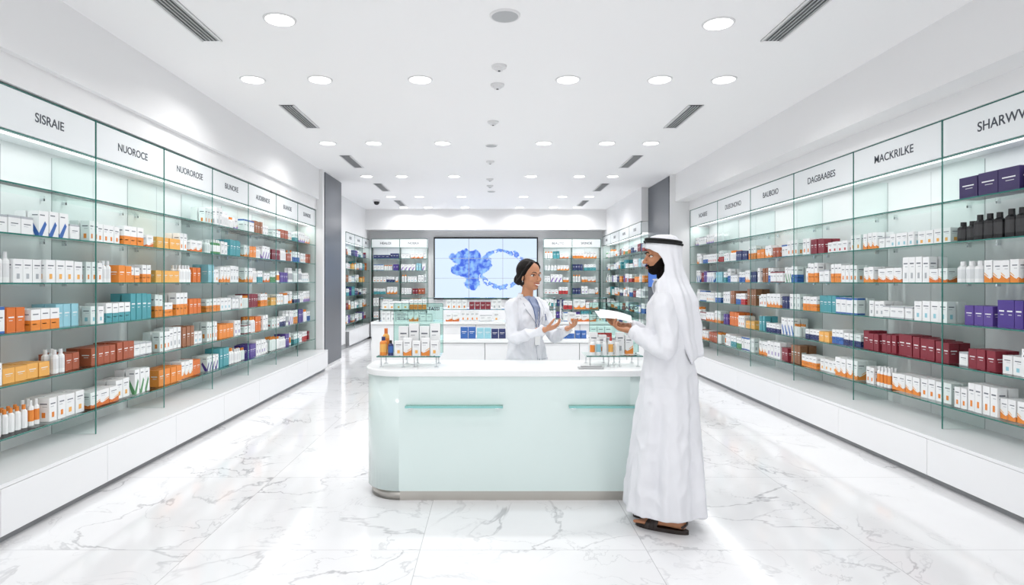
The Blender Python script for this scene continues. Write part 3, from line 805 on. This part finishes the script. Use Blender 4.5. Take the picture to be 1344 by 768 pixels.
m.tube([(.064 * math.sin(a), .022 + .068 * math.cos(a), 1.548 + .006 * math.cos(a)) for a in [2 * math.pi * i / 24 for i in range(24)]], [(.006, .014)] * 24, n=8, closed=True, side=(0, 0, 1))
m.tube([rhit(bvR, .0, z_, .0005) for z_ in (1.50, 1.44, 1.36, 1.28, 1.2)], [(.012, .003)] * 5, side=(1, 0, 0), n=8)
m.obj('robe_collar_and_placket', [M_robe], smooth=True, parent=man, xf=Mm)
m = MB()
for el, wr in ((elL, wrL), (elR, wrR)):
    d = (wr - el).normalized()
    m.tube([wr - d * .045, wr - d * .02, wr + d * .004], [.0475, .0475, .0475], n=20, cap='flat')
m.obj('robe_cuffs', [M_robe], smooth=True, parent=man, xf=Mm)
HM = Vector((1.075, 3.825 + DY, 1.705)); Mh = frame(HM, (-.95, .10)) @ Matrix.Rotation(-.08, 4, 'X')
make_head(man, Mh, M_skinm, M_lipm, True, False)
Mg = frame(HM, (-.95, .16))
st = [(.136, .004, .004, 180), (.134, .035, .042, 180), (.124, .062, .076, 180), (.100, .082, .100, 180), (.070, .090, .112, 180), (.052, .092, .114, 178), (.040, .093, .115, 140), (.015, .096, .114, 112), (-.02, .100, .112, 100), (-.06, .104, .110, 96), (-.10, .110, .112, 100), (-.14, .122, .120, 112), (-.175, .145, .132, 128), (-.205, .178, .142, 130), (-.235, .208, .152, 116), (-.28, .222, .168, 98), (-.36, .212, .180, 84), (-.46, .190, .190, 72), (-.56, .165, .198, 62), (-.64, .14, .204, 52)]
NU = 72
def interp(vs, f):
    i = min(int(f), len(vs) - 2); t = f - i; return [a + (b_ - a) * t for a, b_ in zip(vs[i], vs[i + 1])]
m = MB(); rows = []; NV = (len(st) - 1) * 4
for vi in range(NV + 1):
    dz, rx, ry, ha = interp(st, vi / 4)
    row = []
    for ui in range(NU + 1):
        u = ui / NU * 2 - 1; th = math.radians(ha) * u
        k = max(0, min(1, (.05 - dz) / .35)); k2 = max(0, min(1, (.0 - dz) / .15))
        fo = (k * .013 + k2 * .003) * (math.sin(th * 8 + dz * 5 + math.sin(th * 3)) + .5 * math.sin(th * 15 + 2 + dz * 9)) + .0035 * math.sin(dz * 38 + th * 3) * k2 + .002 * math.sin(th * 14 + dz * 30)
        edge = max(0, abs(u) - .9) * .06 * k
        cy = -.020 - .02 * min(1, max(0, (-dz) / .15))
        x = (rx + fo - edge) * math.sin(th); y = cy - (ry + fo - edge) * math.cos(th)
        z = dz - .012 * math.cos(th) * k + (.03 * k * math.sin(th * 2 + 1) if dz < -.2 else 0) * min(1, (-dz - .2) / .2 if dz < -.2 else 0)
        row.append((x, y, z))
    rows.append(row)
for r in rows: m.v += r
for vi in range(NV):
    for ui in range(NU):
        a = vi * (NU + 1) + ui; m.f.append((a, a + 1, a + NU + 2, a + NU + 1)); m.c.append((1,) * 4); m.m.append(0)
o = m.obj('headscarf', [M_ghutra], smooth=True, parent=man, xf=Mg)
so = o.modifiers.new('thick', 'SOLIDIFY'); so.thickness = .004; so.offset = 1
m = MB()
for k_, dz in ((0, .080), (1, .096)):
    r0 = .0945 - .004 * k_; r1 = .1155 - .006 * k_
    m.tube([(r0 * math.sin(2 * math.pi * i / 40), -.02 - r1 * math.cos(2 * math.pi * i / 40), dz - .012 * math.cos(2 * math.pi * i / 40)) for i in range(40)], [.0085] * 40, n=10, closed=True, side=(0, 0, 1))
m.obj('black_head_cord', [mat('black_cord', S(16, 16, 18), .75, bump=.5, nscale=250)], smooth=True, parent=man, xf=Mg)
wl = Mm @ wrL; wr_ = Mm @ wrR
make_hand('left_hand', wl + Vector((-.012, .012, .004)), (-.88, .36, .14), (-.15, .25, .95), 1, [.75, .8, .85, .95], M_skinm, man, 1.0, forearm=Mm @ (wrL + (elL - wrL) * .2), thumb_in=.5)
make_hand('right_hand', wr_ + Vector((-.012, -.004, .004)), (-.92, .02, .16), (.1, -.35, .9), -1, [.35, .4, .45, .5], M_skinm, man, 1.0, forearm=Mm @ (wrR + (elR - wrR) * .2), thumb_in=.5)
for sx, fy, yaw in ((-1, -.02, .12), (1, .02, -.15)):
    F = Mm @ Matrix.Translation((sx * .095, fy, 0)) @ Matrix.Rotation(-yaw * 1.0, 4, 'Z')
    m = MB()
    m.tube([(0, -.045, .30), (0, -.045, .16), (0, -.04, .10), (0, -.03, .06)], [.048, .038, .036, .036], n=14)
    m.tube([(0, -.07, .052), (0, -.02, .062), (0, .05, .056), (0, .11, .044), (0, .155, .038)], [(.032, .027), (.035, .036), (.040, .030), (.046, .019), (.044, .013)], side=(1, 0, 0), n=16)
    for i in range(5):
        tx = (-.033 + .0165 * i) * sx * -1
        L_ = (.05, .044, .038, .031, .024)[i]; r_ = (.0125, .0095, .009, .0085, .008)[i]
        m.tube([(tx, .145, .036), (tx * 1.05, .165 + L_ * .5 - i * .006, .037), (tx * 1.05, .165 + L_ - i * .006, .033)], [r_, r_, r_ * .85], n=8)
    m.voxel('foot', [M_skinm], .004, smooth=3, parent=man, xf=F)
    m = MB(); n_ = 28; pts = []
    for i in range(n_):
        a = 2 * math.pi * i / n_; yy = .055 - .165 * math.cos(a); wv = .043 + .010 * max(0, (yy - .02) / .15); pts.append((wv * math.sin(a), yy))
    for (z0, z1, s_) in ((.0, .012, 1.0), (.012, .024, .97)):
        b0 = len(m.v)
        m.v += [(x_ * s_, y_, z0) for x_, y_ in pts] + [(x_ * s_, y_, z1) for x_, y_ in pts]
        for i in range(n_): m.f.append((b0 + i, b0 + (i + 1) % n_, b0 + n_ + (i + 1) % n_, b0 + n_ + i))
        m.f.append(tuple(b0 + i for i in range(n_ - 1, -1, -1))); m.f.append(tuple(b0 + n_ + i for i in range(n_)))
    m.c = [(1,) * 4] * len(m.f); m.m = [0] * len(m.f)
    for (yy, hh, ww) in ((.125, .062, .053), (.075, .080, .049), (.10, .072, .051)):
        m.tube([(ww * math.cos(a), yy + .01 * math.cos(a * 2), .014 + (hh - .014) * max(0, math.sin(a)) ** .8) for a in [math.pi * i / 12 for i in range(13)]], [(.013, .0028)] * 13, side=(0, 1, 0), n=8)
    m.tube([(.036 * math.cos(a), -.075 - .028 * math.sin(a), .045 + .02 * math.sin(a)) for a in [math.pi * i / 10 for i in range(11)]], [(.008, .003)] * 11, side=(0, 0, 1), n=8)
    m.obj('sandal', [M_leather], smooth=False, parent=man, xf=F)
m = MB()
PO = Vector((.785, 3.89 + DY, 1.312))
for k_, (dx, dy, rz, tilt) in enumerate(((0, 0, .12, .18), (.02, .01, -.1, .23))):
    R_ = Matrix.Translation(PO + Vector((dx, dy, .004 * k_))) @ Matrix.Rotation(rz, 4, 'Z') @ Matrix.Rotation(tilt, 4, 'Y') @ Matrix.Rotation(.28, 4, 'X')
    g = 8
    for i in range(g):
        def pt(a, b_): return R_ @ Vector((-.105 + .21 * a, -.07 + .14 * b_, .012 * math.sin(a * 2.6)))
        m.face([pt(i / g, 0), pt((i + 1) / g, 0), pt((i + 1) / g, 1), pt(i / g, 1)], m=0)
o = m.obj('paper_prescription', [M_paper, M_stitch]); so = o.modifiers.new('t', 'SOLIDIFY'); so.thickness = .0006

# ---------------------------------------------------------------- woman pharmacist
wom = empty('pharmacist_in_lab_coat')
WX = -.04
WP = Vector((.335 + WX, 5.12, 0)); Mw = frame(WP, (.62, -.78)); Wi = Mw.inverted()
locw = lambda w: Wi @ (Vector(w) + Vector((WX * .5, 0, 0)))
m = MB()
prof = [(.56, .205, .175, 0), (.75, .198, .160, 0), (.92, .188, .146, -.005), (1.08, .150, .118, 0), (1.17, .155, .122, .008), (1.25, .165, .126, .012), (1.32, .165, .108, .005), (1.375, .135, .082, -.005), (1.41, .075, .062, -.012), (1.44, .052, .052, -.014)]
m.tube([(0, q[3], q[0]) for q in prof], [(q[1], q[2]) for q in prof], side=(1, 0, 0), n=32, cap='flat')
m.ell((-.07, .082, 1.235), (.062, .046, .06), 14); m.ell((.07, .082, 1.235), (.062, .046, .06), 14)
wsR = Vector((.155, 0, 1.345)); weR = locw((.19, 4.93, 1.085)); wwR = locw((.435, 4.80, 1.160))
wsL = Vector((-.155, 0, 1.345)); weL = locw((.545, 5.10, 1.08)); wwL = locw((.625, 4.87, 1.165))
for sh, el, wr in ((wsR, weR, wwR), (wsL, weL, wwL)):
    pts = crom([sh + Vector((-sh.x * .35, 0, .005)), sh, (sh + el) / 2, el, (el + wr) / 2, wr], 4)
    m.tube(pts, lerp_list([.050, .058, .053, .050, .043, .037], 4), n=18, cap='flat')
def coat_post(co, n):
    x, y, z = co
    if z < .95:
        ang = math.atan2(x, y); k = (.95 - z) / .4
        co = co + Vector((n.x, n.y, 0)) * (.008 * k * math.sin(7 * ang + z * 2))
    return co + n * crease(co, 10, 20, .026, .014)
def coat_mat(c):
    x, y, z = c
    return 1 if (y > .0 and z > 1.20 and abs(x) < (z - 1.20) * .27 and z < 1.46) else 0
o, bvC = m.voxel('lab_coat', [M_coat, M_shirt], .008, smooth=4, parent=wom, post=coat_post, matfn=coat_mat, xf=Mw)
m = MB()
for sx in (-1, 1):
    inner = [(.050, 1.415), (.046, 1.37), (.034, 1.32), (.018, 1.26), (.001, 1.19)]
    outer = [(.085, 1.405), (.092, 1.35), (.100, 1.315), (.058, 1.26), (.004, 1.185)]
    for i in range(4):
        qa = [inner[i], inner[i + 1], outer[i + 1], outer[i]]
        m.face([rhit(bvC, sx * q[0], q[1], .006) for q in qa], m=0)
    m.tube([rhit(bvC, sx * q[0], q[1], .005) for q in outer], [.0022] * 5, n=6, m=1)
    m.tube([rhit(bvC, sx * q[0], q[1], .004) for q in inner], [.002] * 5, n=6, m=1)
m.tube([(.062 * math.sin(a), -.012 - .062 * math.cos(a), 1.425 - .01 * abs(a) / 2) for a in [-2.0 + 4.0 * i / 16 for i in range(17)]], [(.022, .005)] * 17, side=(0, 0, 1), n=10, m=0)
m.tube([rhit(bvC, .006, z_, .001) for z_ in (1.19, 1.1, 1.0, .9, .8, .7, .6)], [.0022] * 7, n=6, m=1)
for z_ in (1.14, 1.02, .90, .78):
    m.ell(rhit(bvC, -.012, z_, .001), (.008, .003, .008), 12, m=1)
for (x0, x1, z0, z1) in ((-.125, -.055, 1.155, 1.25), (-.15, -.05, .76, .90), (.05, .15, .76, .90)):
    c_ = [(x0, z1), (x0, z0), (x1, z0), (x1, z1), (x0, z1)]
    for i in range(4):
        a_, b_ = c_[i], c_[i + 1]
        m.tube([rhit(bvC, a_[0] + (b_[0] - a_[0]) * t, a_[1] + (b_[1] - a_[1]) * t, .0005) for t in (0, .33, .66, 1)], [.0018] * 4, n=6, m=1)
m.tube([rhit(bvC, -.10, 1.27, .006), rhit(bvC, -.10, 1.22, .006)], [.0035, .0035], n=8, m=2)
for sx in (-1, 1):
    m.tube([rhit(bvC, sx * (.040 * (1 - t) + .001), 1.40 - .30 * t, .008) for t in (0, .25, .5, .75, 1)], [(.004, .0015)] * 5, side=(1, 0, 0), n=6, m=2)
q = rhit(bvC, 0, 1.05, .012); m.box(-.028, .028, q.y - .001, q.y + .002, 1.02, 1.10, m=3)
m.obj('coat_details', [M_coat, M_stitch, mat('lanyard_blue', S(60, 84, 140), .5), M_paper], smooth=False, parent=wom, xf=Mw)
m = MB()
for sx in (-1, 1):
    m.tube([(sx * .085, 0, .80), (sx * .085, .01, .50), (sx * .088, -.005, .28), (sx * .09, -.01, .07)], [.085, .062, .052, .046], n=16)
m.voxel('trousers', [M_trou], .012, smooth=3, parent=wom, xf=Mw)
m = MB()
for sx in (-1, 1):
    m.tube([(sx * .09, -.055, .035), (sx * .09, 0, .048), (sx * .092, .07, .040), (sx * .094, .14, .028), (sx * .094, .175, .024)], [(.032, .034), (.034, .045), (.040, .036), (.040, .026), (.028, .020)], side=(1, 0, 0), n=16)
    m.tube([(sx * .09, -.015, .06), (sx * .09, -.012, .12)], [.034, .036], n=14)
m.voxel('shoes', [M_black], .006, smooth=2, parent=wom, xf=Mw)
HW = Vector((.325, 5.085, 1.592)); Mhw = frame(HW, (.62, -.76)) @ Matrix.Rotation(-.03, 4, 'X') @ Matrix.Scale(1.06, 4)
make_head(wom, Mhw, M_skinw, M_lipw, False, True)
m = MB()
m.ell((0, -.036, .046), (.085, .098, .088), 26)
m.ell((0, -.055, -.01), (.082, .068, .085), 22)
for sx in (-1, 1):
    m.tube([(sx * .024, .040, .100), (sx * .053, .034, .074), (sx * .071, .012, .030), (sx * .077, -.02, -.02), (sx * .066, -.065, -.055)], [.014, .016, .014, .018, .024], n=12)
m.ell((0, -.13, -.035), (.048, .042, .046), 18)
m.ell((0, -.10, -.03), (.045, .04, .045), 16)
def hair_post(co, n):
    return co + n * (.0016 * math.sin(co.x * 160 + co.z * 60 + 3 * math.sin(co.y * 20)))
m.voxel('hair', [M_hair], .0042, smooth=10, parent=wom, post=hair_post, xf=Mhw)
m = MB()
for sx in (-1, 1): m.ell((sx * .083, .002, -.045), (.004, .004, .006), 10)
m.obj('earrings', [M_chrome], smooth=True, parent=wom, xf=Mhw)
wa = Mw @ wwR; wb = Mw @ wwL
make_hand('right_hand', wa + Vector((.008, -.004, .004)), (.93, -.15, .28), (.1, .35, .85), 1, [.45, .5, .55, .6], M_skinw, wom, .93, forearm=Mw @ (wwR + (weR - wwR) * .2), thumb_in=.5)
make_hand('left_hand', wb + Vector((.003, -.008, .004)), (.40, -.86, .25), (-.35, -.1, .88), -1, [.55, .6, .65, .7], M_skinw, wom, .93, forearm=Mw @ (wwL + (weL - wwL) * .2), thumb_in=.4)
m = MB(); rs = random.Random(2)
pbox(m, lambda a, d, z: (a, 4.77 + d, z), .60, 0, 1.222, .062, .03, .078, W, ORG, 4, rs)
m.obj('medicine_box', [M_prod])

# ---------------------------------------------------------------- light & camera
w = bpy.data.worlds.new('world'); scene.world = w; w.use_nodes = True
bg = w.node_tree.nodes['Background']; bg.inputs[0].default_value = (1, 1, 1, 1); bg.inputs[1].default_value = 1.5

cam = bpy.data.cameras.new('camera'); co = bpy.data.objects.new('camera', cam); scene.collection.objects.link(co)
co.location = (0, 0, 1.54); co.rotation_euler = (math.pi / 2, 0, 0)
cam.sensor_width = 36; cam.lens = 800 / 1344 * 36; cam.shift_x = 27 / 1344; cam.shift_y = -14 / 1344; cam.clip_end = 100
scene.camera = co
